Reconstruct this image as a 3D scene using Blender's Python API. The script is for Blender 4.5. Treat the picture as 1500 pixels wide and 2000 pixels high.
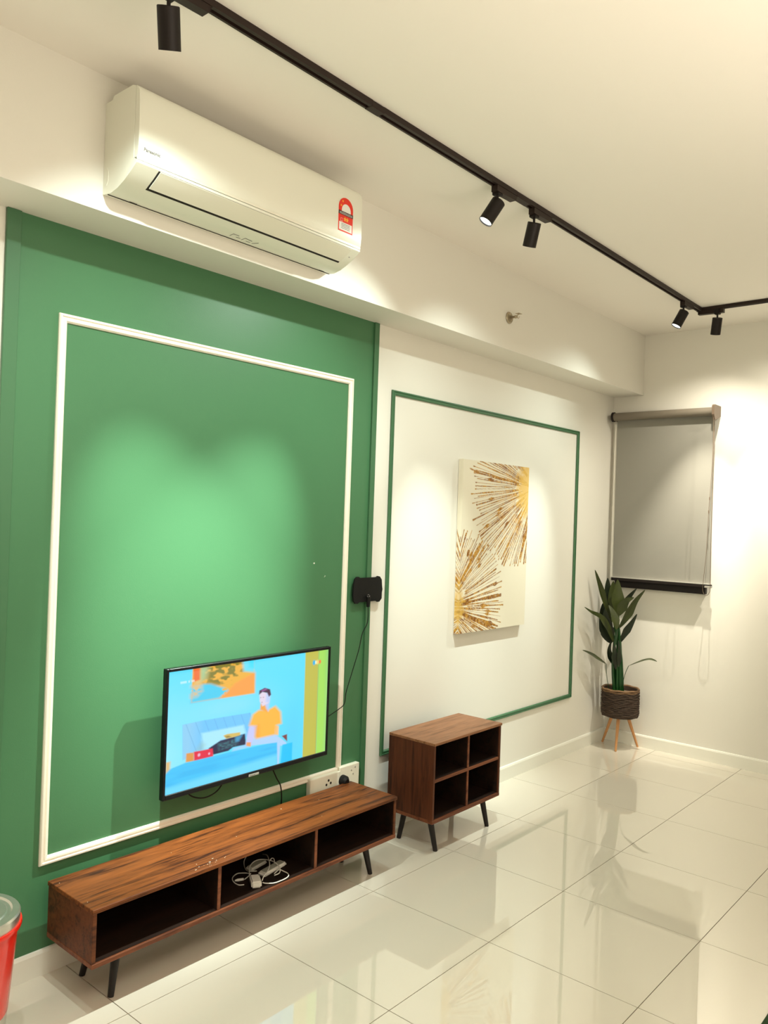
import bpy, bmesh, math, random
import numpy as np
from mathutils import Vector, Matrix
for o in list(bpy.data.objects): bpy.data.objects.remove(o)
S = bpy.context.scene
COL = S.collection
R = math.radians
# ------------------------------------------------------------------ camera
f_px, yaw, pitch, roll = 1565.72, R(40.7108), R(0.4402), R(1.9591)
fw = Vector((-math.sin(yaw)*math.cos(pitch), math.cos(yaw)*math.cos(pitch), math.sin(pitch)))
rt = Vector((math.cos(yaw), math.sin(yaw), 0)); up = rt.cross(fw)
r2 = rt*math.cos(roll)+up*math.sin(roll); u2 = -rt*math.sin(roll)+up*math.cos(roll)
cd = bpy.data.cameras.new('camera'); cam = bpy.data.objects.new('camera', cd); COL.objects.link(cam)
M = Matrix((r2, u2, -fw)).transposed().to_4x4(); M.translation = Vector((2.7034, -1.4735, 1.6324))
cam.matrix_world = M
cd.sensor_fit = 'VERTICAL'; cd.sensor_height = 36; cd.lens = f_px/2000*36; cd.clip_start = .05
S.camera = cam
# ------------------------------------------------------------------ world, lights, exposure
S.view_settings.view_transform = 'Standard'; S.view_settings.look = 'None'
S.view_settings.gamma = 1; S.view_settings.use_curve_mapping = False
S.view_settings.exposure = 0.0
w = bpy.data.worlds.new('world'); S.world = w; w.use_nodes = True
w.node_tree.nodes['Background'].inputs[0].default_value = (1, .9, .76, 1)
w.node_tree.nodes['Background'].inputs[1].default_value = 0.05
AMB = (1.0, .875, .74); SPOT = (.88, 1.0, .92); SPOTW = (1.0, .93, .78)
def area(name, loc, size, power, color=AMB, rot=(0, 0, 0), sy=None):
    l = bpy.data.lights.new(name, 'AREA'); l.energy = power; l.color = color; l.size = size
    if sy: l.shape = 'RECTANGLE'; l.size_y = sy
    o = bpy.data.objects.new(name, l); o.location = loc; o.rotation_euler = rot; COL.objects.link(o); return o
area('overhead_fill_light', (2.75, -1.0, 3.04), .9, 26, sy=2.2)  # unseen fill added overhead to raise the warm ambient level
area('side_fill_light', (3.66, .9, 1.25), 1.9, 8, rot=(0, R(90), 0), sy=4.0)  # added broad fill from the right side; no doorway is built there
area('upward_fill_light', (3.1, .1, 1.5), .9, 45, rot=(R(180), 0, 0), sy=2.2)  # added upward fill to brighten the ceiling; no lamp stands there
SPOT_W = 330; SPILL_W = 68
# ------------------------------------------------------------------ materials
def mat(name, col, rough=.6, metal=0, spec=.5, noise=0, nscale=60, bump=0, bscale=200, emit=None, estr=1, coat=0):
    m = bpy.data.materials.new(name); m.use_nodes = True; nt = m.node_tree; b = nt.nodes['Principled BSDF']
    b.inputs['Base Color'].default_value = (*col, 1); b.inputs['Roughness'].default_value = rough
    b.inputs['Metallic'].default_value = metal; b.inputs['Specular IOR Level'].default_value = spec
    b.inputs['Coat Weight'].default_value = coat; b.inputs['Coat Roughness'].default_value = .012
    if noise or bump:
        tc = nt.nodes.new('ShaderNodeTexCoord')
    if noise:
        n = nt.nodes.new('ShaderNodeTexNoise'); n.inputs['Scale'].default_value = nscale
        nt.links.new(tc.outputs['Object'], n.inputs['Vector'])
        mx = nt.nodes.new('ShaderNodeMix'); mx.data_type = 'RGBA'
        mx.inputs['A'].default_value = (*[c*(1-noise) for c in col], 1); mx.inputs['B'].default_value = (*[min(1, c*(1+noise)) for c in col], 1)
        nt.links.new(n.outputs['Fac'], mx.inputs['Factor']); nt.links.new(mx.outputs['Result'], b.inputs['Base Color'])
    if bump:
        n = nt.nodes.new('ShaderNodeTexNoise'); n.inputs['Scale'].default_value = bscale
        nt.links.new(tc.outputs['Object'], n.inputs['Vector'])
        bp = nt.nodes.new('ShaderNodeBump'); bp.inputs['Strength'].default_value = bump; bp.inputs['Distance'].default_value = .002
        nt.links.new(n.outputs['Fac'], bp.inputs['Height']); nt.links.new(bp.outputs['Normal'], b.inputs['Normal'])
    if emit:
        b.inputs['Emission Color'].default_value = (*emit, 1); b.inputs['Emission Strength'].default_value = estr
    return m
def wood(name, dark, light, stretch, rough=.46, scale=1.0):
    m = bpy.data.materials.new(name); m.use_nodes = True; nt = m.node_tree; b = nt.nodes['Principled BSDF']
    L = nt.links.new; N = nt.nodes.new
    tc = N('ShaderNodeTexCoord'); mp = N('ShaderNodeMapping'); mp.inputs['Scale'].default_value = [s*scale for s in stretch]
    L(tc.outputs['Object'], mp.inputs['Vector'])
    n1 = N('ShaderNodeTexNoise'); n1.inputs['Scale'].default_value = 1.0; n1.inputs['Detail'].default_value = 8; n1.inputs['Roughness'].default_value = .65; n1.inputs['Distortion'].default_value = .9
    L(mp.outputs[0], n1.inputs['Vector'])
    n2 = N('ShaderNodeTexNoise'); n2.inputs['Scale'].default_value = 5.0; n2.inputs['Detail'].default_value = 6
    L(mp.outputs[0], n2.inputs['Vector'])
    ad = N('ShaderNodeMath'); ad.operation = 'MULTIPLY_ADD'; ad.inputs[1].default_value = .38
    L(n2.outputs['Fac'], ad.inputs[0]); L(n1.outputs['Fac'], ad.inputs[2])
    cr = N('ShaderNodeValToRGB'); e = cr.color_ramp.elements
    e[0].position = .54; e[0].color = (*dark, 1); e[1].position = .82; e[1].color = (*light, 1)
    k = e.new(.68); k.color = (*[d*.35+l*.65 for d, l in zip(dark, light)], 1)
    L(ad.outputs[0], cr.inputs[0]); L(cr.outputs[0], b.inputs['Base Color'])
    b.inputs['Roughness'].default_value = rough; b.inputs['Specular IOR Level'].default_value = .25
    bu = N('ShaderNodeBump'); bu.inputs['Strength'].default_value = .15; bu.inputs['Distance'].default_value = .001
    L(n2.outputs['Fac'], bu.inputs['Height']); L(bu.outputs[0], b.inputs['Normal'])
    return m
def vcol(name, estr=None, rough=.6, metal_attr=False):
    m = bpy.data.materials.new(name); m.use_nodes = True; nt = m.node_tree; b = nt.nodes['Principled BSDF']
    a = nt.nodes.new('ShaderNodeVertexColor'); a.layer_name = 'Col'
    b.inputs['Roughness'].default_value = rough
    if estr:
        b.inputs['Base Color'].default_value = (.01, .01, .01, 1)
        nt.links.new(a.outputs['Color'], b.inputs['Emission Color']); b.inputs['Emission Strength'].default_value = estr
    else:
        nt.links.new(a.outputs['Color'], b.inputs['Base Color'])
        if metal_attr:
            nt.links.new(a.outputs['Alpha'], b.inputs['Metallic'])
    return m
WALL = mat('white_wall_paint', (.80, .775, .70), .75, bump=.12, bscale=350)
CEIL = mat('ceiling_paint', (.88, .84, .77), .8)
GREEN = mat('green_wall_paint', (.060, .178, .080), .42, bump=.1, bscale=300, spec=.4)
GREENT = mat('green_trim_paint', (.052, .155, .070), .4)
WHITET = mat('white_moulding_paint', (.90, .84, .72), .5)
SKIRT = mat('white_skirting_paint', (.86, .85, .76), .4)
GROUT = mat('grout', (.10, .07, .035), .9)
TILE = mat('polished_cream_tile', (.73, .675, .57), .015, spec=.9, noise=.012, nscale=3, coat=.55)
BLACK = mat('black_metal', (.012, .008, .007), .5, spec=.25)
BROWNBLK = mat('dark_brown_track', (.022, .012, .009), .45, spec=.25)
ACW = mat('ac_plastic', (.83, .83, .72), .32)
ACU = mat('ac_plastic_lower', (.80, .78, .66), .35)
GAP = mat('dark_gap', (.01, .006, .003), .8)
TEXTG = mat('grey_print', (.12, .11, .11), .6)
WBT = wood('walnut_bench_top', (.030, .008, .003), (.22, .064, .014), (26, 2.0, 26))
WB = wood('walnut_bench_body', (.048, .015, .007), (.15, .045, .015), (26, 2.0, 26))
WE = wood('walnut_edge', (.10, .030, .014), (.22, .072, .030), (26, 2.0, 26))
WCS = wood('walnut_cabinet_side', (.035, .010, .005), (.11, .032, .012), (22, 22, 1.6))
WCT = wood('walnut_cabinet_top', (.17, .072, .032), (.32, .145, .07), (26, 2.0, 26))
WIN_SHADE = wood('dark_back_and_painted_shade', (.006, .003, .002), (.020, .008, .004), (20, 2, 20), rough=.6)  # near-black walnut: interior shade put into the colour, also on back panels
LEG = mat('dark_leg', (.012, .008, .007), .4, spec=.3)
TVB = mat('tv_black', (.004, .004, .005), .3, spec=.3)
SILV = mat('silver', (.62, .6, .56), .35, .8)
STEEL = mat('brushed_steel', (.62, .60, .54), .28, .85, noise=.06, nscale=30)
RED = mat('red_enamel', (.75, .018, .008), .22, coat=.3)
SOCK = mat('socket_plastic', (.82, .78, .64), .35)
RUB = mat('black_rubber', (.006, .006, .006), .55, spec=.22)
PORC = mat('white_cable', (.82, .79, .72), .45)
GREYP = mat('pale_grey_plastic', (.42, .42, .34), .4)
BLINDF = mat('grey_blind_fabric', (.26, .25, .215), .7, bump=.2, bscale=900, noise=.03, nscale=400)
BLINDT = mat('blind_tube', (.17, .145, .11), .45)
BRKT = mat('brown_bracket', (.13, .09, .06), .45)
GLASS = mat('dark_glass', (.02, .022, .025), .05)
CANV = vcol('canvas_paint', None, .55, True)
SCR = vcol('lit_screen', 1.0)
GREENRUG = mat('dark_green_rug', (.02, .05, .015), .95, bump=.5, bscale=400)
LEAFA = mat('leaf_olive', (.034, .046, .006), .42, noise=.3, nscale=25)
LEAFB = mat('leaf_dark', (.010, .018, .006), .45, noise=.3, nscale=25)
STEM = mat('green_stem', (.010, .055, .012), .22)
WICK = mat('dark_wicker', (.052, .029, .017), .75, noise=.75, nscale=110)
WICKR = mat('brown_rim', (.20, .11, .05), .7, noise=.3, nscale=50)
PINE = mat('pine_leg', (.56, .27, .10), .45, noise=.12, nscale=40)
SOIL = mat('dry_moss', (.14, .10, .06), .95, noise=.5, nscale=80)
CHROME = mat('sprinkler_metal', (.42, .36, .26), .3, .8)
# ------------------------------------------------------------------ mesh helper
class MB:
    def __init__(s): s.bm = bmesh.new()
    def box(s, a, b, bev=0, seg=2):
        a, b = [min(p, q) for p, q in zip(a, b)], [max(p, q) for p, q in zip(a, b)]
        t = bmesh.new()
        r = bmesh.ops.create_cube(t, size=1)
        for v in t.verts: v.co = Vector([(a[i]+b[i])/2 + v.co[i]*(b[i]-a[i]) for i in range(3)])
        if bev: bmesh.ops.bevel(t, geom=list(t.edges), offset=bev, segments=seg, affect='EDGES', profile=.5)
        s.merge(t); return s
    def merge(s, t, mtx=None):
        me = bpy.data.meshes.new('tmp'); t.to_mesh(me); t.free()
        if mtx: me.transform(mtx)
        s.bm.from_mesh(me); bpy.data.meshes.remove(me)
    def tube(s, pts, rad, n=12, cap=True, flat=None):
        pts = [Vector(p) for p in pts]
        if not hasattr(rad, '__len__'): rad = [rad]*len(pts)
        prev = None; rings = []
        for i, p in enumerate(pts):
            d = (pts[min(i+1, len(pts)-1)]-pts[max(i-1, 0)])
            if d.length < 1e-9: d = prev_d
            d.normalize(); prev_d = d
            if prev is None:
                x = d.orthogonal().normalized()
            else:
                x = prev - d*prev.dot(d)
                x = x.normalized() if x.length > 1e-6 else d.orthogonal().normalized()
            prev = x; y = d.cross(x)
            rings.append([s.bm.verts.new(p + (x*math.cos(2*math.pi*k/n) + y*math.sin(2*math.pi*k/n))*rad[i]) for k in range(n)])
        for a, b in zip(rings, rings[1:]):
            for k in range(n): s.bm.faces.new((a[k], a[(k+1) % n], b[(k+1) % n], b[k]))
        if cap:
            s.bm.faces.new(rings[0][::-1]); s.bm.faces.new(rings[-1])
        return s
    def lathe(s, prof, c=(0, 0, 0), n=32, axis='z'):
        rings = []
        for r, h in prof:
            ring = []
            for k in range(n):
                a = 2*math.pi*k/n; x, y = r*math.cos(a), r*math.sin(a)
                v = {'z': (x, y, h), 'x': (h, x, y), 'y': (x, h, y)}[axis]
                ring.append(s.bm.verts.new(Vector(v)+Vector(c)))
            rings.append(ring)
        for a, b in zip(rings, rings[1:]):
            for k in range(n): s.bm.faces.new((a[k], a[(k+1) % n], b[(k+1) % n], b[k]))
        return s
    def prism(s, poly, vec):
        a = [s.bm.verts.new(Vector(p)) for p in poly]; b = [s.bm.verts.new(Vector(p)+Vector(vec)) for p in poly]
        s.bm.faces.new(a[::-1]); s.bm.faces.new(b)
        n = len(a)
        for k in range(n): s.bm.faces.new((a[k], a[(k+1) % n], b[(k+1) % n], b[k]))
        return s
    def build(s, name, m, parent=None, smooth=False, offset=None):
        bmesh.ops.recalc_face_normals(s.bm, faces=s.bm.faces)
        me = bpy.data.meshes.new(name); s.bm.to_mesh(me); s.bm.free()
        if parent is not None:
            P = Vector((0, 0, 0)); q = parent
            while q: P += q.location; q = q.parent
            me.transform(Matrix.Translation(-P))
        me.materials.append(m)
        if smooth:
            me.polygons.foreach_set('use_smooth', [True]*len(me.polygons))
            try: me.set_sharp_from_angle(angle=R(35))
            except Exception: pass
        o = bpy.data.objects.new(name, me); COL.objects.link(o)
        if parent is not None: o.parent = parent
        return o
def smooth_pts(P, k=6, closed=False):
    P = [Vector(p) for p in P]; out = []
    for i in range(len(P)-1):
        p0, p1, p2, p3 = P[max(i-1, 0)], P[i], P[i+1], P[min(i+2, len(P)-1)]
        for j in range(k):
            t = j/k
            out.append(.5*((2*p1)+(-p0+p2)*t+(2*p0-5*p1+4*p2-p3)*t*t+(-p0+3*p1-3*p2+p3)*t**3))
    out.append(P[-1]); return out
def thing(name, label, cat, loc=(0, 0, 0), group=None):
    o = bpy.data.objects.new(name, None); COL.objects.link(o); o.location = loc; o.empty_display_size = .1
    o['label'] = label; o['category'] = cat
    if group: o['group'] = group
    return o
def tag(o, label, cat, group=None):
    o['label'] = label; o['category'] = cat
    if group: o['group'] = group
    return o
def struct(name, label=None, cat='', loc=None):
    o = bpy.data.objects.new(name, None); COL.objects.link(o)
    if loc: o.location = loc
    o['kind'] = 'structure'
    if label: o['label'] = label
    if cat: o['category'] = cat
    return o
def st(o, label=None, cat=''):
    o['kind'] = 'structure'
    if label: o['label'] = label
    if cat: o['category'] = cat
    return o
def text_mesh(body, size, mtx, name, m, parent, extrude=.0003, bold=0):
    c = bpy.data.curves.new('t', 'FONT'); c.body = body; c.size = size; c.extrude = extrude; c.offset = bold; c.resolution_u = 3
    t = bpy.data.objects.new('t', c); COL.objects.link(t); dg = bpy.context.evaluated_depsgraph_get(); dg.update()
    me = bpy.data.meshes.new_from_object(t.evaluated_get(dg)); bpy.data.objects.remove(t); bpy.data.curves.remove(c)
    me.transform(mtx)
    if parent is not None:
        P = Vector((0, 0, 0)); q = parent
        while q: P += q.location; q = q.parent
        me.transform(Matrix.Translation(-P))
    me.materials.clear(); me.materials.append(m); me.name = name
    o = bpy.data.objects.new(name, me); COL.objects.link(o); o.parent = parent; return o
def on_wall(x, y, z, sx=1):   # text frame: reads along +y, up +z, faces +x
    return Matrix(((0, 0, 1, x), (sx, 0, 0, y), (0, 1, 0, z), (0, 0, 0, 1)))
# ------------------------------------------------------------------ room shell
H, YB, XR, YF = 3.07, 4.339, 3.7, -3.3
BX, BZ = .234, 2.62
fl = struct('floor', 'floor of large polished cream porcelain tiles with thin dark joints', 'floor')
MB().box((-.02, YF, -.06), (XR, YB+.02, -.0025)).build('grout_bed', GROUT, fl)
xs = [0.0] + [.4156+.6*i for i in range(6)] + [XR]
ys = [YF] + [.6*j for j in range(-5, 8)] + [YB]
g = .0015
cache = {}
for i in range(len(xs)-1):
    for j in range(len(ys)-1):
        wx, wy = xs[i+1]-xs[i], ys[j+1]-ys[j]
        key = (round(wx, 4), round(wy, 4))
        if key not in cache:
            b = MB(); b.box((g, g, -.010), (wx-g, wy-g, 0)); o = b.build('tile', TILE, None); o.parent = fl; cache[key] = o.data
        else:
            o = bpy.data.objects.new('tile', cache[key]); COL.objects.link(o); o.parent = fl
        o.location = (xs[i], ys[j], 0)
wl = st(MB().box((-.12, YF, -.06), (0, YB, H)).build('wall_left', WALL), 'white painted side wall behind the television and the gold print', 'wall')
st(MB().box((-.12, YB, -.06), (XR+.1, YB+.12, H)).build('wall_back', WALL), 'cream far wall with the small blinded window', 'wall')
st(MB().box((XR, YF, -.06), (XR+.1, YB, H)).build('wall_right', WALL))
st(MB().box((-.12, YF-.1, -.06), (XR+.1, YF, H)).build('wall_front', WALL))
st(MB().box((-.12, YF-.1, H), (XR+.1, YB+.12, H+.1)).build('ceiling', CEIL), 'plain cream painted ceiling', 'ceiling')
st(MB().box((.0, YF, BZ), (BX, YB, H)).build('trim_1', WALL), 'boxed white beam running along the top of the side wall', 'beam')
# green feature panel (painted board on the wall)
gp = MB().box((.0002, -.296, .088), (.0025, 1.56, BZ)).build('green_panel', GREEN, wl); gp['label'] = 'green painted section of the wall'
for y, z, s in ((1.175, 1.41, .0045), (1.25, 1.347, .0028), (1.246, 1.343, .0016)):
    random.seed(int(y*1000)); pl = [(.0025, y+s*math.cos(a)*random.uniform(.7, 1.2), z+s*math.sin(a)*random.uniform(.6, 1)) for a in [k*math.pi/4 for k in range(8)]]
    MB().prism(pl, (.0006, 0, 0)).build('paint_chip', WALL, wl)
def strip(n, y0, y1, label):
    return st(MB().box((.0005, y0, .088), (.0135, y1, BZ-.0005), .0012, 1).build('trim_%d' % n, GREENT), label, 'trim')
strip(2, -.304, -.256, 'green vertical board at the left edge of the green wall')
strip(3, 1.539, 1.573, 'green vertical board at the right edge of the green wall, behind the antenna')
def moulding(n, y0, y1, z0, z1, wd, th, m, label):
    t = struct('trim_%d' % n, label, 'moulding', (0, y0, z0))
    pr = [(0, 0), (0, th*.55), (.12, th*.95), (.30, th), (.36, th*.62), (.52, th*.62), (.60, th*.85), (.82, th*.8), (1, th*.35), (1, 0)]
    def bar(p, q, inward):
        # p,q: outer corners (y,z); profile goes inward, mitred
        b = MB(); p = Vector(p); q = Vector(q); d = (q-p).normalized(); n_ = Vector(inward)
        A = []; B = []
        for s_, h in pr:
            a = p+n_*wd*s_+d*wd*s_; c = q+n_*wd*s_-d*wd*s_
            A.append((h+.0026, a.x, a.y)); B.append((h+.0026, c.x, c.y))
        va = [b.bm.verts.new(v) for v in A]; vb = [b.bm.verts.new(v) for v in B]
        k = len(va)
        for i in range(k): b.bm.faces.new((va[i], va[(i+1) % k], vb[(i+1) % k], vb[i]))
        b.bm.faces.new(va); b.bm.faces.new(vb[::-1])
        b.build('moulding_bar', m, t)
    bar((y0, z0), (y0, z1), (1, 0)); bar((y1, z0), (y1, z1), (-1, 0)); bar((y0, z1), (y1, z1), (0, -1)); bar((y0, z0), (y1, z0), (0, 1))
    return t
moulding(4, -.1115, 1.3966, .3824, 2.3107, .030, .013, WHITET, 'white rectangular picture moulding on the green wall around the television')
moulding(5, 1.6932, 3.7738, .4002, 2.301, .026, .012, GREENT, 'green rectangular picture moulding on the white wall around the gold print')
def skirting(name, poly_axis, a, b_, label):
    m = MB()
    if poly_axis == 'y': m.prism([(.0002, a, 0), (.013, a, 0), (.013, a, .078), (.009, a, .088), (.0002, a, .090)], (0, b_-a, 0))
    else: m.prism([(a, YB-.0002, 0), (a, YB-.013, 0), (a, YB-.013, .078), (a, YB-.009, .088), (a, YB-.0002, .090)], (b_-a, 0, 0))
    return st(m.build(name, SKIRT), label, 'skirting')
skirting('baseboard_left', 'y', YF, YB-.013, 'white skirting along the foot of the side wall')
skirting('baseboard_back', 'x', .0, XR, 'white skirting along the foot of the far wall')
# ------------------------------------------------------------------ window and roller blind
wn = struct('window_1', 'small dark framed window behind the grey roller blind', 'window', (.06, YB, 1.17))
for a, b in (((.07, 4.297, 1.172), (.745, 4.3385, 1.222)), ((.07, 4.30, 2.36), (.745, 4.3385, 2.40)), ((.07, 4.30, 1.222), (.11, 4.3385, 2.36)), ((.705, 4.30, 1.222), (.745, 4.3385, 2.36))):
    MB().box(a, b, .003, 1).build('window_frame', BLACK, wn)
MB().box((.11, 4.325, 1.222), (.705, 4.332, 2.36)).build('pane', GLASS, wn)
MB().box((.036, 4.29, 1.24), (.058, 4.3385, 2.41), .002, 1).build('side_channel', WALL, wn)
bl = thing('roller_blind', 'grey roller blind pulled down over the corner window', 'blind', (.42, 4.25, 2.46))
MB().tube([(.050, 4.25, 2.457), (.785, 4.25, 2.457)], .030, 24).build('roller_tube', BLINDT, bl, True)
MB().prism([(.060, 4.283, 2.455), (.060, 4.2845, 2.455), (.060, 4.2845, 1.243), (.060, 4.283, 1.243)], (.722, 0, 0)).build('fabric', BLINDF, bl)
MB().box((.056, 4.262, 1.222), (.795, 4.292, 1.246), .004).build('bottom_rail', BLACK, bl)
MB().box((.058, 4.262, 1.244), (.786, 4.290, 1.2505), .001, 1).build('rail_strip', SILV, bl)
MB().box((.752, 4.259, 1.223), (.802, 4.262, 1.236), .001, 1).build('rail_cap', SILV, bl)
MB().tube([(.036, 4.25, 2.457), (.052, 4.25, 2.457)], .037, 24).build('end_cap', BLACK, bl, True)
MB().prism([(.786, 4.213, 2.50), (.786, 4.200, 2.49), (.786, 4.200, 2.43), (.786, 4.222, 2.395), (.786, 4.275, 2.405), (.786, 4.338, 2.43), (.786, 4.338, 2.50)], (.017, 0, 0)).build('bracket', BRKT, bl)
MB().prism([(.034, 4.26, 2.48), (.034, 4.26, 2.435), (.034, 4.338, 2.43), (.034, 4.338, 2.49)], (.004, 0, 0)).build('bracket', BRKT, bl)
ch = smooth_pts([(.797, 4.205, 2.41), (.801, 4.204, 2.178), (.792, 4.203, 1.894), (.786, 4.202, 1.752), (.778, 4.201, 1.468), (.764, 4.2, 1.272), (.762, 4.2, 1.205), (.782, 4.2, 1.174), (.806, 4.2, 1.194), (.812, 4.2, 1.27), (.806, 4.203, 1.752), (.805, 4.21, 2.40)], 8)
pc = MB().tube(ch, .0017, 6).build('pull_chain', BRKT, bl, True)
for c in ((.789, 4.2025, 1.845), (.786, 4.202, 1.752)):
    MB().tube([(c[0], c[1], c[2]-.010), (c[0], c[1], c[2]+.010)], [.004, .004], 8).build('chain_stop', BRKT, bl)
# ------------------------------------------------------------------ ceiling track and lamps
TX, TY = .829, 3.795
tr = thing('ceiling_track', 'long dark L-shaped track screwed to the ceiling', 'track', (TX, 1.2, H))
def rail(a, b, along):
    w2 = .0172; zt, zb = H-.0005, 3.0485
    m = MB()
    prof = [(-w2, zt), (-w2, zb), (-.009, zb), (-.009, zb+.013), (.004, zb+.013), (.004, zb), (w2, zb), (w2, zt)]
    if along == 'y': m.prism([(TX+p, a, z) for p, z in prof], (0, b-a, 0))
    else: m.prism([(a, TY+p, z) for p, z in prof], (b-a, 0, 0))
    return m.build('rail', BROWNBLK, tr)
rail(YF+.3, .553, 'y'); rail(.612, 1.500, 'y'); rail(1.610, TY-.018, 'y'); rail(TX+.018, 2.9, 'x')
MB().box((TX-.018, .548, 3.0465), (TX+.018, .617, H-.0005), .002, 1).build('rail_joint', BROWNBLK, tr)
MB().box((TX-.018, 1.495, 3.0465), (TX+.018, 1.615, H-.0005), .002, 1).build('rail_joint', BROWNBLK, tr)
MB().box((TX-.0185, TY-.020, 3.046), (TX+.020, TY+.0185, H-.0005), .002, 1).build('corner_joint', BROWNBLK, tr)
def bulb_mat():
    return mat('lamp_lens', (.9, .95, .95), .3, emit=(.93, 1, .95), estr=6)
LENS = bulb_mat()
def lamp(pos, d, along, ext, label, power=1.0, cone=37, color=None, core=1.0):
    x, y = pos
    t = thing('track_spotlight', label, 'spotlight', (x, y, 3.0485), 'black spotlights on the ceiling track')
    zt = 3.0478
    # adapter along the track, stem at one end
    L0, L1 = (-.035, .125)
    if ext < 0: L0, L1 = -.125, .035
    if along == 'y':
        MB().prism([(x-.015, y+L0, zt), (x-.015, y+L1, zt), (x-.015, y+L1-.012*(1 if ext > 0 else 0), zt-.022), (x-.015, y+L0, zt-.026)], (.030, 0, 0)).build('adapter', BROWNBLK, t)
    else:
        MB().prism([(x+L0, y-.015, zt), (x+L1, y-.015, zt), (x+L1, y-.015, zt-.026), (x+L0, y-.015, zt-.022)], (0, .030, 0)).build('adapter', BROWNBLK, t)
    MB().box((x-.021, y-.021, zt-.034), (x+.012, y+.014, zt-.002), .003).build('clip_block', BLACK, t)
    MB().tube([(x-.004, y-.004, zt-.030), (x-.004, y-.004, zt-.070)], .0055, 12).build('stem', BLACK, t, True)
    d = Vector(d).normalized(); piv = Vector((x-.004, y-.004, zt-.068))
    top = piv - d*.012 ; Ln = .106; bot = top+d*Ln; rr = .0305
    hd = MB().tube([top, top+d*.002, bot], [rr-.002, rr, rr], 32, cap=False)
    hd.tube([bot, bot-d*.010], [rr-.0025, rr-.0025], 32, cap=False)
    hd.tube([bot, bot+d*.00001], [rr, rr-.0025], 32, cap=False)
    hd.tube([top, top+d*.0003], [rr-.002, .0005], 32, cap=False)
    # back plate
    hd.build('lamp_head', BLACK, t, True)
    MB().tube([bot-d*.009, bot-d*.006], rr-.0027, 24).build('lens', LENS, t, True)
    for nm, en, cn, bl_ in (('spot_core', SPOT_W*core, cone, 1.0), ('spot_spill', SPILL_W, 112, 1.0)):
        l = bpy.data.lights.new(nm, 'SPOT'); l.energy = en*power; l.color = color or SPOT; l.spot_size = R(cn); l.spot_blend = bl_; l.shadow_soft_size = .014
        lo = bpy.data.objects.new(nm, l); COL.objects.link(lo); lo.parent = t
        lo.location = (bot-d*.001)-Vector((x, y, 3.0485)); lo.rotation_euler = (-d).to_track_quat('Z', 'Y').to_euler()
    return t
lamp((TX, -.248), (-.36, .33, -.87), 'y', 1, 'black cylinder spotlight hanging above the left end of the air conditioner', core=1.35)
lamp((TX, 1.38), (-.35, -.38, -.86), 'y', 1, 'tilted black spotlight with lit white face in the middle of the track', core=1.35)
lamp((TX, 1.685), (-.36, .22, -.90), 'y', 1, 'upright black spotlight just right of the tilted middle one', .5)
lamp((TX, 3.52), (-.37, -.26, -.89), 'y', 1, 'tilted black spotlight with lit white face near the corner of the track', .5)
lamp((.945, TY), (-.20, .30, -.92), 'x', -1, 'upright black spotlight on the short arm of the track past the corner', .7, color=SPOTW)
lamp((TX, -.62), (-.42, -.30, -.86), 'y', 1, 'black spotlight beyond the left end of the picture', .8)
lamp((1.62, TY), (-.34, .40, -.85), 'x', -1, 'black spotlight on the short arm beyond the right edge of the picture', .6, color=SPOTW)
# ------------------------------------------------------------------ air conditioner
ac = thing('air_conditioner', 'white wall mounted split air conditioner on the beam above the green wall', 'air conditioner', (BX, .43, 2.66))
A0, A1 = -.092, .955
body = [(.2345, 2.675), (.2345, 2.978), (.276, 2.978), (.282, 2.990), (.395, 2.990), (.4145, 2.982), (.4145, 2.752), (.432, 2.742), (.434, 2.733), (.400, 2.712), (.365, 2.693), (.325, 2.677), (.285, 2.669)]
MB().prism([(x, A0, z) for x, z in body], (0, A1-A0, 0)).build('housing', ACW, ac, True)
fp = [(.4155, 2.752), (.4155, 2.984), (.424, 2.978), (.434, 2.962), (.4375, 2.93), (.439, 2.86), (.439, 2.79), (.437, 2.758), (.433, 2.752)]
MB().prism([(x, A0+.001, z) for x, z in fp], (0, A1-A0-.002, 0)).build('front_panel', ACW, ac, True)
ar = [(.432, 2.7318), (.415, 2.7212), (.400, 2.712), (.382, 2.7024), (.368, 2.6946)]
def off(P, d):
    out = []
    for i, (x, z) in enumerate(P):
        a = P[max(i-1, 0)]; b = P[min(i+1, len(P)-1)]; t = Vector((b[0]-a[0], b[1]-a[1])).normalized(); n = Vector((-t.y, t.x))
        if n.x < 0 and abs(n.x) > abs(n.y): n = -n
        if n.y > 0 and abs(n.y) >= abs(n.x): n = -n
        out.append((x+n.x*d, z+n.y*d))
    return out
ar2 = ar+[(.3575, 2.6900)]
MB().prism([(x, -.010, z) for x, z in off(ar2, .0012)+off(ar2, -.0006)[::-1]], (0, .915, 0)).build('outlet_gap', GAP, ac)
MB().prism([(x, -.004, z) for x, z in off(ar, .0040)+off(ar, .0014)[::-1]], (0, .909, 0)).build('outlet_flap', ACU, ac, True)
MB().prism([(.4315, A0, 2.7435), (.4335, A0, 2.7435), (.4345, A0, 2.7515), (.4315, A0, 2.7515)], (0, A1-A0, 0)).build('chin_strip', ACU, ac)
for y in (-.012, .885):
    MB().box((.262, y, 2.6685), (.268, y+.028, 2.6702)).build('latch', GAP, ac)
MB().box((.2605, A0+.002, 2.6690), (.2625, A1-.004, 2.6712)).build('rear_seam', GAP, ac)
MB().box((.398, .925, 2.7095), (.402, .9285, 2.7115)).build('sensor_mark', TEXTG, ac)
MB().tube([(.257, A0-.0008, 2.70), (.266, A0-.0008, 2.715), (.266, A0-.0008, 2.745), (.258, A0-.0008, 2.758)], .0012, 6).build('side_latch', ACU, ac)
text_mesh('Panasonic', .0155, on_wall(.4395, -.072, 2.774), 'brand_lettering', TEXTG, ac, .0002, .0002)
em = MB()
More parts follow.
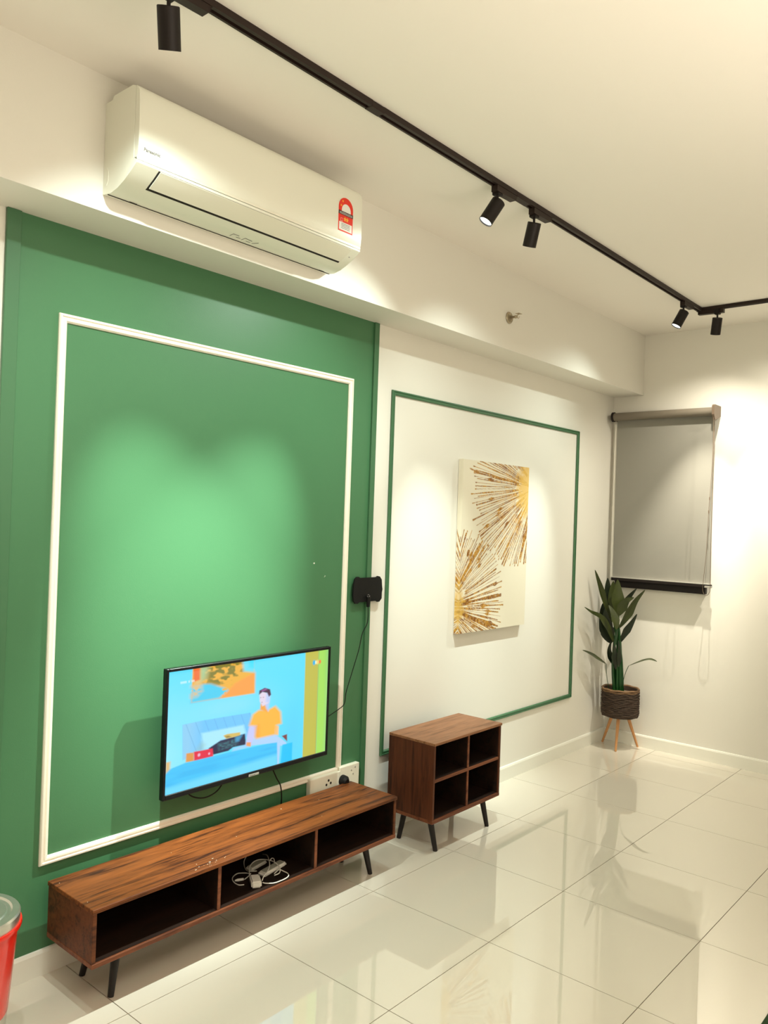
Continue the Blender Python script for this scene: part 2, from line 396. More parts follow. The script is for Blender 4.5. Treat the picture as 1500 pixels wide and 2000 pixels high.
for p, q in (((.30, .395), (.318, .398)), ((.318, .398), (.318, .425)), ((.305, .42), (.305, .44)), ((.30, .45), (.318, .455)), ((.318, .455), (.314, .49)), ((.30, .50), (.318, .52)), ((.302, .47), (.302, .49))):
    em.tube([(p[0]-.012, p[1], 2.6690+.18*max(0, p[0]-.297)), (q[0]-.012, q[1], 2.6690+.18*max(0, q[0]-.297))], .0011, 5)
em.build('embossed_mark', TEXTG, ac)
# energy label (own flat thing stuck on the panel)
es = thing('energy_label', 'red arched energy rating sticker at the right end of the air conditioner', 'sticker', (.4395, .857, 2.785))
SR = mat('sticker_red', (.80, .035, .015), .5); SW = mat('sticker_white', (.86, .86, .80), .5); SK = mat('sticker_black', (.03, .02, .02), .5); SY = mat('sticker_yellow', (.95, .45, .04), .5)
y0, y1, z0, zc = .815, .899, .783, .885
def arch(yc, zc_, r, k=18): return [(yc+r*math.cos(a), zc_+r*math.sin(a)) for a in [math.pi*i/k for i in range(k+1)]]
zb = 2.0
def flat(poly, x, name, m, th=.0003): MB().prism([(x, a, b+2.0) for a, b in poly], (th, 0, 0)).build(name, m, es)
yc = .857
flat([(.899, .785), ]+arch(yc, .882, .042)+[(.815, .785)], .4393, 'sticker_base', SR)
flat([(.894, .790), (.894, .822), (.820, .822), (.820, .790)], .4397, 'white_box', SW)
flat(arch(yc+.002, .873, .026)+[(yc-.024, .866), (yc+.028, .866)], .4397, 'white_dial', SW)
flat([(.899, .852), (.899, .866), (.815, .866), (.815, .852)], .4400, 'black_band', SK)
flat([(.828, .825), (.840, .825), (.840, .838), (.828, .838)], .4397, 'number_box', SW)
flat([(.829, .826), (.839, .826), (.839, .837), (.829, .837)], .4401, 'number_box', SR)
for yy, zz, r in ((.829, .888, .006), (.838, .907, .006)):
    st5 = [(yy+(r if k % 2 == 0 else r*.45)*math.sin(k*math.pi/5), zz+(r if k % 2 == 0 else r*.45)*math.cos(k*math.pi/5)) for k in range(10)]
    flat(st5, .4397, 'star', SY)
for yy in (.853, .866):
    st5 = [(yy+(.0085 if k % 2 == 0 else .0045)*math.sin(k*math.pi/5), .837+(.0105 if k % 2 == 0 else .0055)*math.cos(k*math.pi/5)) for k in range(10)]
    flat(st5, .4398, 'star', SY)
for zz in (.815, .809, .803, .797):
    flat([(.832, zz), (.882, zz), (.882, zz+.0018), (.832, zz+.0018)], .44005, 'print_line', TEXTG)
for zz in (.855, .860):
    flat([(.820, zz), (.894, zz), (.894, zz+.0015), (.820, zz+.0015)], .4404, 'print_line', SW)
# ------------------------------------------------------------------ sprinkler
sp = thing('sprinkler', 'small metal fire sprinkler sticking out of the white beam', 'sprinkler', (BX, 2.43, 2.80))
MB().lathe([(.0005, .2345), (.030, .2345), (.034, .238), (.030, .244), (.022, .246), (.018, .242), (.0005, .242)], (0, 2.43, 2.80), 28, 'x').build('wall_plate', CHROME, sp, True)
MB().tube([(.242, 2.43, 2.80), (.272, 2.43, 2.80), (.280, 2.43, 2.80), (.290, 2.43, 2.80)], [.007, .007, .010, .006], 14).build('nozzle', CHROME, sp, True)
MB().tube([(.290, 2.43, 2.806), (.300, 2.43, 2.812), (.304, 2.43, 2.813)], .0025, 8).tube([(.290, 2.43, 2.794), (.300, 2.43, 2.788), (.304, 2.43, 2.80)], .0025, 8).build('yoke', CHROME, sp)
MB().box((.286, 2.412, 2.8135), (.312, 2.448, 2.8155), .0006, 1).build('deflector', CHROME, sp)
# ------------------------------------------------------------------ colour-grid helpers (flat prints / screen)
def srgb(c): 
    c = np.array(c, float)/255.; return np.where(c <= .04045, c/12.92, ((c+.055)/1.055)**2.4)
def inpoly(U, V, poly, soft=.004):
    # signed distance based soft mask
    P = np.array(poly, float); n = len(P); inside = np.zeros(U.shape, bool); dm = np.full(U.shape, 9.)
    for i in range(n):
        x1, y1 = P[i]; x2, y2 = P[(i+1) % n]
        c = ((y1 > V) != (y2 > V)) & (U < (x2-x1)*(V-y1)/((y2-y1) if abs(y2-y1) > 1e-9 else 1e-9)+x1); inside ^= c
        L = (x2-x1)**2+(y2-y1)**2+1e-12; t = np.clip(((U-x1)*(x2-x1)+(V-y1)*(y2-y1))/L, 0, 1)
        dm = np.minimum(dm, np.hypot(U-x1-t*(x2-x1), V-y1-t*(y2-y1)))
    sd = np.where(inside, dm, -dm); return np.clip(sd/soft*.5+.5, 0, 1)
def nz(U, V, sc, seed):   # cheap smooth value noise
    rs = np.random.RandomState(seed); G = rs.rand(64, 64); x = U*sc; y = V*sc
    xi = np.floor(x).astype(int); yi = np.floor(y).astype(int); fx = x-xi; fy = y-yi; fx = fx*fx*(3-2*fx); fy = fy*fy*(3-2*fy)
    g = lambda a, b: G[a % 64, b % 64]
    return (g(xi, yi)*(1-fx)+g(xi+1, yi)*fx)*(1-fy)+(g(xi, yi+1)*(1-fx)+g(xi+1, yi+1)*fx)*fy
def color_grid(name, m, parent, x, ya, yb, zt, zb_, nu, nv, RGBA):
    us = np.linspace(0, 1, nu); vs = np.linspace(0, 1, nv)
    U, V = np.meshgrid(us, vs); co = np.stack([np.full(U.shape, x), ya+U*(yb-ya), zt-V*(zt-zb_)], -1).reshape(-1, 3)
    P = Vector((0, 0, 0)); q = parent
    while q: P += q.location; q = q.parent
    co = co-np.array(P)
    idx = np.arange(nu*nv).reshape(nv, nu)
    F = np.stack([idx[:-1, :-1], idx[1:, :-1], idx[1:, 1:], idx[:-1, 1:]], -1).reshape(-1, 4)
    me = bpy.data.meshes.new(name); me.from_pydata(co.tolist(), [], F.tolist())
    a = me.color_attributes.new('Col', 'FLOAT_COLOR', 'POINT'); a.data.foreach_set('color', RGBA.reshape(-1).astype(np.float32))
    me.materials.append(m); o = bpy.data.objects.new(name, me); COL.objects.link(o); o.parent = parent; return o
# ------------------------------------------------------------------ television
tv = thing('television', 'flat black-framed television on the green wall showing a man in an orange shirt', 'television', (.02, .76, .525))
TY0, TY1, TZ0, TZ1, TXF = .3155, 1.2035, .527, 1.029, .105
fr = MB()
fr.box((.080, TY0, TZ0), (TXF, TY0+.0115, TZ1), .002, 1).box((.080, TY1-.0125, TZ0), (TXF, TY1, TZ1), .002, 1)
fr.box((.080, TY0+.0115, TZ1-.0125), (TXF, TY1-.0125, TZ1), .002, 1).box((.080, TY0+.0115, TZ0), (TXF, TY1-.0125, TZ0+.020), .002, 1)
fr.build('bezel', TVB, tv)
MB().box((.078, TY0+.004, TZ0+.004), (.096, TY1-.004, TZ1-.004)).build('back_cover', TVB, tv)
MB().box((.050, TY0+.10, TZ0+.012), (.078, TY1-.10, TZ0+.30), .008).build('rear_bulge', TVB, tv)
MB().box((.0030, .60, .62), (.014, .92, .92)).box((.014, .64, .64), (.050, .66, .90)).box((.014, .86, .64), (.050, .88, .90)).build('wall_mount', BLACK, tv)
NU, NV = 340, 190
U, V = np.meshgrid(np.linspace(0, 1, NU), np.linspace(0, 1, NV))
img = np.zeros((NV, NU, 3)); img[:] = srgb((92, 222, 252))
def blend(msk, col): 
    global img; img = img*(1-msk[..., None])+srgb(col)*msk[..., None] if np.ndim(col) == 1 else img*(1-msk[..., None])+col*msk[..., None]
blend(np.clip(1-U/.35, 0, 1)*.55*np.clip(V*1.5, 0, 1), (175, 240, 255))
blend(np.exp(-((U-.35)/.25)**2-((V-.38)/.14)**2)*.6, (150, 228, 255))
blend(np.exp(-((U-.76)/.08)**2-((V-.75)/.3)**2)*.5, (95, 205, 250))
pn = nz(U, V, 26, 3)*.6+nz(U, V, 60, 4)*.4
blend(inpoly(U, V, [(.127, -.02), (.489, -.02), (.494, .297), (.123, .285)]), (238, 178, 62))
blend(inpoly(U, V, [(.2, -.02), (.41, -.02), (.42, .10), (.36, .17), (.29, .19), (.2, .14)], .03)*np.clip((pn-.42)*7, 0, 1), (128, 122, 40))
blend(inpoly(U, V, [(.16, -.02), (.22, -.02), (.20, .10), (.17, .12)], .02)*.8, (150, 205, 160))
blend(inpoly(U, V, [(.375, .179), (.494, .112), (.494, .297), (.281, .286), (.335, .231)], .012), (250, 160, 72))
blend(inpoly(U, V, [(.123, .15), (.191, .143), (.23, .15), (.306, .203), (.335, .231), (.281, .286), (.123, .285)], .012)*np.clip((pn-.18)*9+.35, 0, 1), (70, 205, 240))
blend(inpoly(U, V, [(.125, .10), (.17, .11), (.18, .20), (.15, .24), (.125, .24)], .02)*np.clip((pn-.35)*5, 0, 1), (225, 190, 130))
blend(inpoly(U, V, [(.13, -.02), (.167, -.02), (.168, .10), (.133, .111)], .006)*.85, (238, 92, 40))
blend(inpoly(U, V, [(.413, -.02), (.49, -.02), (.492, .113), (.423, .088)], .012), (105, 222, 245))
blend(inpoly(U, V, [(.453, -.02), (.49, -.02), (.491, .08), (.455, .06)], .012), (60, 222, 250))
hb = inpoly(U, V, [(.083, .453), (.198, .451), (.34, .459), (.476, .468), (.489, .675), (.198, .697), (.09, .744)])
blend(hb, (112, 198, 250)); blend(hb*np.clip((.2-U)*12, 0, 1), (140, 205, 242))
for k in range(8):
    a = .10+.052*k; blend(hb*np.exp(-((U-a-.25*(V-.45))/.0022)**2)*.45, (85, 160, 215))
blend(inpoly(U, V, [(.187, .556), (.435, .564), (.451, .643), (.373, .658), (.304, .654), (.237, .701), (.198, .697)], .01), (168, 232, 253))
blend(inpoly(U, V, [(.19, .63), (.21, .66), (.20, .70), (.16, .70)], .02)*.6, (150, 190, 180))
blend(inpoly(U, V, [(.23, .699), (.297, .656), (.444, .645), (.454, .746), (.375, .739), (.347, .761), (.258, .763)]), (14, 18, 66))
gm = inpoly(U, V, [(.285, .68), (.40, .67), (.40, .73), (.29, .74)], .01); blend(gm*nz(U, V, 90, 8)*.8, (60, 130, 140))
blend(inpoly(U, V, [(.385, .655), (.43, .65), (.41, .70), (.39, .70)], .008)*.7, (70, 170, 220))
blend(inpoly(U, V, [(.313, .618), (.337, .612), (.415, .622), (.415, .648), (.373, .652), (.331, .652)]), (214, 186, 96))
blend(inpoly(U, V, [(.325, .628), (.345, .63), (.36, .645), (.335, .646)], .006)*.7, (90, 70, 30))
blend(inpoly(U, V, [(.149, .699), (.254, .707), (.26, .778), (.151, .776)]), (226, 22, 66))
blend(inpoly(U, V, [(.108, .697), (.149, .703), (.151, .776), (.106, .769)]), (222, 150, 74))
for cx, cy, r in ((.178, .735, .008), (.235, .745, .006)): blend(np.clip(1.3-np.hypot((U-cx), (V-cy)*.55)/r, 0, 1), (240, 190, 220))
bd = inpoly(U, V, [(.0, .80), (.103, .774), (.375, .776), (.658, .791), (.668, 1.01), (.0, 1.03)])
blend(bd, (62, 196, 248)); blend(bd*np.clip((nz(U*.6, V*3, 14, 5)-.35)*2, 0, 1)*.4, (40, 170, 235))
blend(inpoly(U, V, [(-.01, .945), (.3, .925), (.665, .905), (.668, 1.02), (-.01, 1.05)], .02), (108, 216, 252))
blend(inpoly(U, V, [(.375, .748), (.46, .745), (.48, .775), (.37, .775)], .008)*.7, (175, 205, 252))
blend(inpoly(U, V, [(.489, .697), (.641, .716), (.715, .816), (.723, .84), (.675, .835), (.671, 1.006), (.66, 1.006), (.654, .795), (.476, .765)]), (176, 212, 250))
blend(inpoly(U, V, [(.684, .746), (.72, .741), (.722, .808)]), (126, 62, 66))
blend(inpoly(U, V, [(.691, .829), (.759, .831), (.759, 1.02), (.68, 1.02)]), (24, 196, 250))
blend(inpoly(U, V, [(.471, .577), (.512, .594), (.51, .673), (.483, .767), (.45, .746), (.458, .665)], .006), (198, 202, 250))
blend(inpoly(U, V, [(.457, .726), (.483, .735), (.483, .774), (.454, .756)]), (238, 160, 100))
blend(inpoly(U, V, [(.63, .626), (.662, .647), (.661, .733), (.641, .716)]), (252, 196, 140))
blend(inpoly(U, V, [(.525, .46), (.588, .475), (.634, .452), (.672, .519), (.680, .63), (.642, .635), (.644, .718), (.519, .715), (.506, .692), (.514, .60), (.468, .58), (.488, .489)], .012), (255, 184, 66))
blend(inpoly(U, V, [(.506, .60), (.53, .59), (.535, .70), (.515, .705)], .015)*.5, (245, 145, 50))
blend(inpoly(U, V, [(.537, .402), (.579, .415), (.585, .496), (.535, .459)], .006), (244, 166, 66))
blend(inpoly(U, V, [(.56, .40), (.595, .36), (.592, .44), (.588, .49), (.575, .46)], .008), (180, 206, 248))
blend(inpoly(U, V, [(.527, .31), (.546, .300), (.596, .329), (.591, .412), (.55, .432), (.531, .385)], .005), (226, 214, 232))
blend(inpoly(U, V, [(.572, .32), (.598, .33), (.592, .41), (.57, .40)], .008)*.8, (178, 204, 250))
for p in ((.536, .35), (.553, .352), (.545, .395)): blend(np.clip(1.2-np.hypot((U-p[0])/.006, (V-p[1])/.005), 0, 1)*.7, (150, 90, 110))
blend(inpoly(U, V, [(.524, .321), (.526, .284), (.56, .268), (.595, .290), (.603, .342), (.589, .356), (.577, .318), (.546, .302)], .004), (66, 22, 62))
blend(inpoly(U, V, [(.54, .285), (.57, .275), (.575, .288), (.545, .298)], .006)*.6, (190, 110, 190))
cu = inpoly(U, V, [(.830, -.02), (.927, -.02), (.931, 1.02), (.834, 1.02)]); blend(cu, (190, 188, 76)); blend(cu*(.5+.5*np.sin(U*520))*.25, (214, 190, 92))
blend(inpoly(U, V, [(.925, -.02), (1.02, -.02), (1.02, 1.03), (.931, 1.03)]), (166, 224, 98)); blend(np.clip((U-.96)*25, 0, 1)*.5*np.clip(1-V*2, 0, 1), (120, 205, 90)); blend(np.clip((U-.975)*40, 0, 1)*.6, (150, 210, 140))
blend(np.exp(-((U-.928)/.003)**2)*.5, (150, 150, 50))
blend(inpoly(U, V, [(.0, .731), (.025, .733), (.023, .795), (.0, .825)], .008), (222, 184, 122))
for cx, col, rr in ((.895, (30, 180, 235), .011), (.909, (225, 245, 225), .008), (.921, (250, 215, 120), .010), (.938, (250, 120, 60), .009)):
    blend(np.clip(1.6-1.6*np.hypot((U-cx)/rr, (V-.11)/(rr*2.4))+.3, 0, 1), col)
for k in range(9):
    a = .064+k*.0085
    if k in (4, 6): continue
    blend(inpoly(U, V, [(a, .094), (a+.0055, .094), (a+.0055, .110), (a, .110)], .003)*.75, (235, 250, 255))
img = np.clip(img*1.03, 0, 1.2)
color_grid('screen', SCR, tv, .1005, TY0+.0110, TY1-.0120, TZ1-.0120, TZ0+.0195, NU, NV, np.concatenate([img, np.ones((NV, NU, 1))], -1))
MB().box((TXF-.0005, .735, TZ0+.0015), (TXF+.0012, .790, TZ0+.0110), .0005, 1).build('badge', SILV, tv)
text_mesh('PHILIPS', .0095, on_wall(TXF+.0012, .741, TZ0+.003), 'badge_lettering', TEXTG, tv, .0002)
# tv cables
c1 = MB().tube(smooth_pts([(.040, .912, .526), (.042, .925, .505), (.05, .943, .464), (.045, .972, .423), (.040, .986, .363), (.030, .99, .30)], 6), .0028, 8).build('power_cord', RUB, None, True)
tag(c1, 'black power cord dropping from under the television behind the bench', 'cord')
c2 = MB().tube(smooth_pts([(.07, .43, .545), (.075, .47, .505), (.078, .52, .486), (.078, .57, .488), (.075, .61, .506), (.07, .64, .545)], 6), .0028, 8).build('loose_cord', RUB, None, True)
tag(c2, 'short black cord looping below the lower left edge of the television', 'cord')
# ------------------------------------------------------------------ antenna
an = thing('antenna', 'flat black plastic indoor antenna stuck across the green board edge', 'antenna', (.018, 1.535, 1.27))
pa = [(1.440, 1.3275), (1.452, 1.337), (1.468, 1.337), (1.476, 1.3315), (1.60, 1.3315), (1.610, 1.337), (1.626, 1.334), (1.641, 1.318), (1.645, 1.285), (1.649, 1.268), (1.645, 1.252), (1.645, 1.222), (1.629, 1.206), (1.614, 1.205), (1.603, 1.211), (1.476, 1.211), (1.464, 1.204), (1.448, 1.205), (1.434, 1.218), (1.429, 1.25), (1.431, 1.30)]
MB().prism([(.0165, a, b) for a, b in pa], (.008, 0, 0)).build('panel', RUB, an)
MB().tube([(.030, 1.536, 1.235), (.030, 1.536, 1.185)], [.012, .008], 14).build('connector', RUB, an, True)
MB().box((.0245, 1.524, 1.222), (.0285, 1.550, 1.243), .003).build('boot', RUB, an)
MB().tube([(.0292, 1.528, 1.238), (.0292, 1.537, 1.232), (.0292, 1.548, 1.240)], .0012, 6).tube([(.0292, 1.531, 1.244), (.0292, 1.537, 1.247), (.0292, 1.543, 1.244)], .0009, 6).build('logo_mark', SILV, an)
acb = MB().tube(smooth_pts([(.030, 1.536, 1.195), (.030, 1.536, 1.109), (.030, 1.50, 1.055), (.030, 1.477, .974), (.030, 1.437, .877), (.032, 1.396, .783), (.034, 1.382, .725), (.034, 1.345, .704), (.050, 1.262, .688), (.060, 1.212, .680)], 6), .0021, 8).build('antenna_cable', RUB, None, True)
tag(acb, 'thin black cable running from the antenna down to the television', 'cable')
# ------------------------------------------------------------------ wall sockets
so = thing('wall_socket', 'raised cream double socket box above the right end of the bench', 'socket', (.003, 1.27, .27))
MB().box((.003, 1.172, .262), (.032, 1.372, .399), .004).build('box', SOCK, so)
for y, z in ((1.293, .371), (1.279, .353), (1.308, .356)):
    MB().tube([(.0318, y, z), (.0325, y, z)], .0062, 12).build('pin_hole', GAP, so)
so2 = thing('wall_socket', 'flat cream socket plate nearest the green edge board, with small screws', 'socket', (.003, 1.44, .27))
MB().box((.003, 1.373, .262), (.029, 1.512, .413), .003).build('plate', SOCK, so2)
for y, z in ((1.455, .385), (1.468, .365), (1.482, .395)):
    MB().tube([(.0288, y, z), (.0298, y, z)], .004, 10).build('screw', SILV, so2)
pg = thing('plug', 'round black plug pushed into the socket above the bench', 'plug', (.032, 1.388, .352))
MB().tube([(.033, 1.388, .352), (.055, 1.388, .352), (.066, 1.388, .350)], [.026, .024, .014], 20).build('plug_body', RUB, pg, True)
MB().tube(smooth_pts([(.064, 1.388, .345), (.068, 1.388, .32), (.045, 1.38, .28)], 4), .0035, 8).build('plug_cord', RUB, pg, True)
# ------------------------------------------------------------------ tv bench
def taper_leg(parent, top, foot, r0=.0165, r1=.0105):
    MB().tube([top, foot], [r0, r1], 20).build('leg', LEG, parent, True)
bn = thing('tv_bench', 'long low walnut television bench with three open bays below the television', 'tv bench', (.2, .663, 0))
X0, X1, Y0, Y1, Z0, Z1 = .052, .348, -.096, 1.423, .152, .344
MB().box((X0, Y0-.004, Z1-.015), (X1+.003, Y1+.003, Z1), .0015, 1).build('top_board', WBT, bn)
MB().box((X0, Y0-.001, Z0), (X1+.002, Y1, Z0+.016), .0012, 1).build('bottom_board', WE, bn)
tk = .014
for y in (Y0, Y1-tk): MB().box((X0, y, Z0+.0165), (X1-.001, y+tk, Z1-.0155), .0008, 1).build('side_panel', WB, bn)
for y in (.404, .902): MB().box((X0+.006, y, Z0+.0165), (X1-.003, y+tk, Z1-.0155), .0008, 1).build('divider', WE, bn)
MB().box((X0, Y0+tk, Z0+.0165), (X0+.004, Y1-tk, Z1-.0155)).build('back_panel', WIN_SHADE, bn)
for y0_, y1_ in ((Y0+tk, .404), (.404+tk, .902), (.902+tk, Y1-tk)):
    MB().box((X0+.006, y0_+.001, Z0+.0162), (X1-.006, y1_-.001, Z0+.0175)).build('bay_shade_sheet', WIN_SHADE, bn)  # thin dark sheets that paint shade on the floor of each bay
for (sx, sy, fx, fy) in ((X1-.075, Y0+.135, X1-.055, Y0+.106), (X1-.075, Y1-.135, X1-.057, Y1-.104), (X0+.075, Y0+.135, X0+.057, Y0+.104), (X0+.075, Y1-.135, X0+.057, Y1-.104)):
    taper_leg(bn, (sx, sy, Z0-.0005), (fx, fy, 0))
random.seed(5)
sc = MB()
for k in range(16):
    y = random.gauss(.37, .055); x = .345-abs(random.gauss(.022, .01))-.05*max(0, (y-.37)); s = random.uniform(.0008, .0024)
    sc.box((x, y, Z1), (x+s, y+s*random.uniform(1, 3.5), Z1+.0004))
for x, y, s in ((.097, .929, .004), (.094, -.081, .002), (.284, -.083, .002), (.2, .60, .002), (.15, .33, .0018), (.28, 1.0, .002), (.13, 1.13, .002)):
    sc.box((x, y, Z1), (x+s, y+s, Z1+.0005))
sc = sc.build('scuff_flecks', SOCK, bn); sc['kind'] = 'stuff'; sc['label'] = 'pale scuffs along the bench top'
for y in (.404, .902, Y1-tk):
    MB().box((X0+.006, y-.0014, Z0+.018), (X1-.006, y-.0002, Z1-.016)).build('side_shade_sheet', WIN_SHADE, bn)  # dark sheets painting shade over the divider and end faces
# things on the bench shelf
zf = Z0+.0182
ca = thing('charger', 'white phone charger with tangled white cable in the middle bay', 'charger', (.28, .63, zf))
b = MB(); t_ = bmesh.new(); bmesh.ops.create_cube(t_, size=1)
for v in t_.verts: v.co = Vector((v.co.x*.070, v.co.y*.040, v.co.z*.026))
bmesh.ops.bevel(t_, geom=list(t_.edges), offset=.005, segments=2, affect='EDGES')
b.merge(t_, Matrix.Translation((.287, .634, zf+.0135)) @ Matrix.Rotation(R(-32), 4, 'Z')); b.build('adapter_block', PORC, ca, True)
def cab(P, dz=0):
    P = [(x, y, max(z, zf+.0035)+dz) for x, y, z in P]
    MB().tube(smooth_pts(P, 6), .0021, 8).build('cable_loop', PORC, ca, True)
cab([(.215, .663, .173), (.198, .674, .173), (.181, .663, .173), (.167, .643, .173), (.175, .615, .173), (.194, .594, .173), (.223, .582, .173), (.250, .582, .173), (.262, .598, .173)])
cab([(.262, .633, .185), (.229, .652, .188), (.190, .684, .19), (.162, .721, .19), (.154, .754, .19), (.171, .775, .192), (.203, .786, .194), (.239, .784, .194), (.277, .771, .190), (.298, .75, .184), (.291, .729, .178)])
cab([(.303, .655, .184), (.295, .668, .192), (.276, .705, .196), (.244, .744, .198), (.199, .78, .198), (.148, .813, .192), (.101, .832, .176)])
cab([(.306, .655, .178), (.316, .665, .175), (.334, .689, .174), (.338, .721, .174), (.336, .753, .174), (.327, .774, .174), (.308, .786, .174), (.286, .787, .174), (.266, .778, .178), (.272, .746, .174)])
cab([(.069, .767, .174), (.097, .733, .174), (.139, .701, .174), (.182, .679, .178), (.206, .679, .184), (.228, .690, .188)])
cab([(.207, .779, .198), (.2, .794, .2), (.21, .797, .2), (.237, .779, .196)])
cab([(.228, .628, .174), (.222, .650, .176), (.215, .67, .180)])
MB().tube([(.212, .592, zf+.0055), (.216, .602, zf+.0055), (.227, .624, zf+.0055)], [.003, .0055, .005], 10).build('cable_plug', PORC, ca, True)
def slab(name, label, cat, c, L, W, Hh, ang, m, m2):
    t = thing(name, label, cat, (c[0], c[1], c[2]))
    q = bmesh.new(); bmesh.ops.create_cube(q, size=1)
    for v in q.verts: v.co = Vector((v.co.x*L, v.co.y*W, v.co.z*Hh))
    bmesh.ops.bevel(q, geom=list(q.edges), offset=Hh*.42, segments=3, affect='EDGES')
    b = MB(); b.merge(q, Matrix.Translation((c[0], c[1], c[2]+Hh/2)) @ Matrix.Rotation(ang, 4, 'Z')); b.build('shell', m, t, True)
    q = bmesh.new(); bmesh.ops.create_cube(q, size=1)
    for v in q.verts: v.co = Vector((v.co.x*L*.82, v.co.y*W*.66, v.co.z*.002))
    b = MB(); b.merge(q, Matrix.Translation((c[0], c[1], c[2]+Hh+.0006)) @ Matrix.Rotation(ang, 4, 'Z')); b.build('face', m2, t)
    return t
slab('remote_control', 'pale remote control lying in the middle bay beside the charger', 'remote', (.238, .766, zf), .145, .042, .016, R(100), PORC, GREYP)
slab('remote_control', 'shorter pale handset behind the cable loop in the middle bay', 'remote', (.166, .742, zf), .10, .038, .014, R(100), PORC, GREYP)
# ------------------------------------------------------------------ small cube cabinet
cb = thing('shelf_cabinet', 'small walnut cabinet with four open cubbies on slanted black legs', 'cabinet', (.233, 1.965, 0))
C0, C1, D0, D1, E0, E1 = .089, .3775, 1.6655, 2.265, .1535, .546
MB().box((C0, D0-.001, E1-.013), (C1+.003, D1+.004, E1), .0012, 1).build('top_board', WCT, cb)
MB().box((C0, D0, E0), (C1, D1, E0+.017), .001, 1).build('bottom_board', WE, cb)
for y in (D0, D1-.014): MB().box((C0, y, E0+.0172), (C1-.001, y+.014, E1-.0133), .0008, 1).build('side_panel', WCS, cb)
ym = (D0+D1)/2; zm = .351
MB().box((C0+.006, D0+.0143, zm), (C1-.003, D1-.0143, zm+.014), .0008, 1).build('shelf_board', WE, cb)
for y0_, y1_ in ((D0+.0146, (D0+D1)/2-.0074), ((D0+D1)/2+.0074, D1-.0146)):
    for z_ in (E0+.0171, zm+.0141): MB().box((C0+.006, y0_, z_), (C1-.010, y1_, z_+.0012)).build('cubby_shade_sheet', WIN_SHADE, cb)  # cubby floors covered with dark sheets, shade put into their colour
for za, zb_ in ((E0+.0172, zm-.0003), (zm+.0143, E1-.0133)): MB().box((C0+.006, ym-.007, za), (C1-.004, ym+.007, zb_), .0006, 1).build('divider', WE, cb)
MB().box((C0, D0+.0143, E0+.0172), (C0+.004, D1-.0143, E1-.0133)).build('back_panel', WIN_SHADE, cb)
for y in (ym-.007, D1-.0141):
    for za, zb_ in ((E0+.0185, zm-.0003), (zm+.0155, E1-.0135)): MB().box((C0+.006, y-.0014, za), (C1-.008, y-.0002, zb_)).build('side_shade_sheet', WIN_SHADE, cb)  # painted shade on the inner side faces of the cubbies
for (sx, sy, fx, fy) in ((C1-.045, D0+.045, C1-.028, D0+.072), (C1-.045, D1-.10, C1-.028, D1-.070), (C0+.045, D0+.095, C0+.030, D0+.066), (C0+.045, D1-.10, C0+.030, D1-.070)):
    taper_leg(cb, (sx, sy, E0-.0005), (fx, fy, 0), .0160, .0115)
# ------------------------------------------------------------------ canvas
ap = thing('canvas_print', 'tall white canvas with two gold sunburst prints on the white wall', 'picture', (.003, 2.67, .98))
AY0, AY1, AZ0, AZ1, AX = 2.313, 3.052, .980, 1.990, .033
NU, NV = 300, 400
ext = .03
def art(y, z):
    rgba = np.zeros(y.shape+(4,)); base = np.array([.78, .72, .57]); rgba[..., :3] = base
    rs = np.random.RandomState(11)
    def fan(cy, cz, a0, a1, n, Rf, r0, seed):
        nonlocal rgba
        rs = np.random.RandomState(seed)
        dy, dz = y-cy, z-cz; th = np.arctan2(dz, dy); rr = np.hypot(dy, dz)
        ns = nz(y*3+5, z*3+5, 22, seed); ns2 = nz(y*3+2, z*3+1, 75, seed+1)
        for k in range(n):
            a = a0+(a1-a0)*(k+.5+rs.uniform(-.35, .35))/n; Rk = Rf(a)*rs.uniform(.90, 1.03)
            d = np.abs(np.angle(np.exp(1j*(th-a))))*rr
            wd = rs.uniform(.0012, .0046)*(1+1.6*(rs.rand() < .18))
            t = rr/Rk; prof = wd*(.55+.5*np.sin(t*rs.uniform(5, 9)+rs.uniform(0, 6))**2)
            if rs.rand() < .22:
                tp = rs.uniform(.62, .9); prof = prof+.008*np.exp(-((t-tp)/.035)**2)
            if rs.rand() < .45: prof = prof+.0022*np.exp(-((t-.985)/.012)**2)
            r_in = r0*rs.uniform(.3, 1.6)
            m_ = np.clip((prof-d)/.0013+.5, 0, 1)*np.clip((Rk-rr)/.004, 0, 1)*np.clip((rr-r_in)/.01, 0, 1)
            m_ = m_*np.clip((ns2-.12)*7, .35, 1)
            mix = np.clip(.5+1.4*(ns-.5)+rs.uniform(-.3, .3), 0, 1)[..., None]
            col = np.array([.25, .09, .010])*(1-mix)+np.array([.56, .28, .03])*mix
            rgba[..., :3] = rgba[..., :3]*(1-m_[..., None])+col*m_[..., None]; rgba[..., 3] = np.maximum(rgba[..., 3]*(1-m_), m_*.35)
        core = np.clip((r0*1.5-rr)/(r0*.5)+(ns-.5)*.8, 0, 1)*.85
        col = np.array([.74, .47, .10])
        rgba[..., :3] = rgba[..., :3]*(1-core[..., None])+col*core[..., None]; rgba[..., 3] = np.maximum(rgba[..., 3], core*.35)
    p = math.pi
    fan(3.134, 1.861, p*.80, p*1.46, 74, lambda a: .45+.29*max(0, math.cos(a-p))**1.2, .17, 21)
    fan(2.194, 1.143, -p*.30, p*.42, 62, lambda a: .42+.17*max(0, math.cos(a))**1.3, .13, 33)
    for (yy, zz, sy, sz) in ((2.46, 1.925, .045, .009), (2.405, 1.935, .03, .007), (2.60, 1.41+.08, .013, .011), (2.47, 1.012, .03, .010)):
        m_ = np.clip(1.8-1.8*np.hypot((y-yy)/sy, (z-zz+(y-yy)*.2)/sz), 0, 1)[..., None]
        rgba[..., :3] = rgba[..., :3]*(1-m_)+np.array([.42, .20, .04])*m_
    return rgba
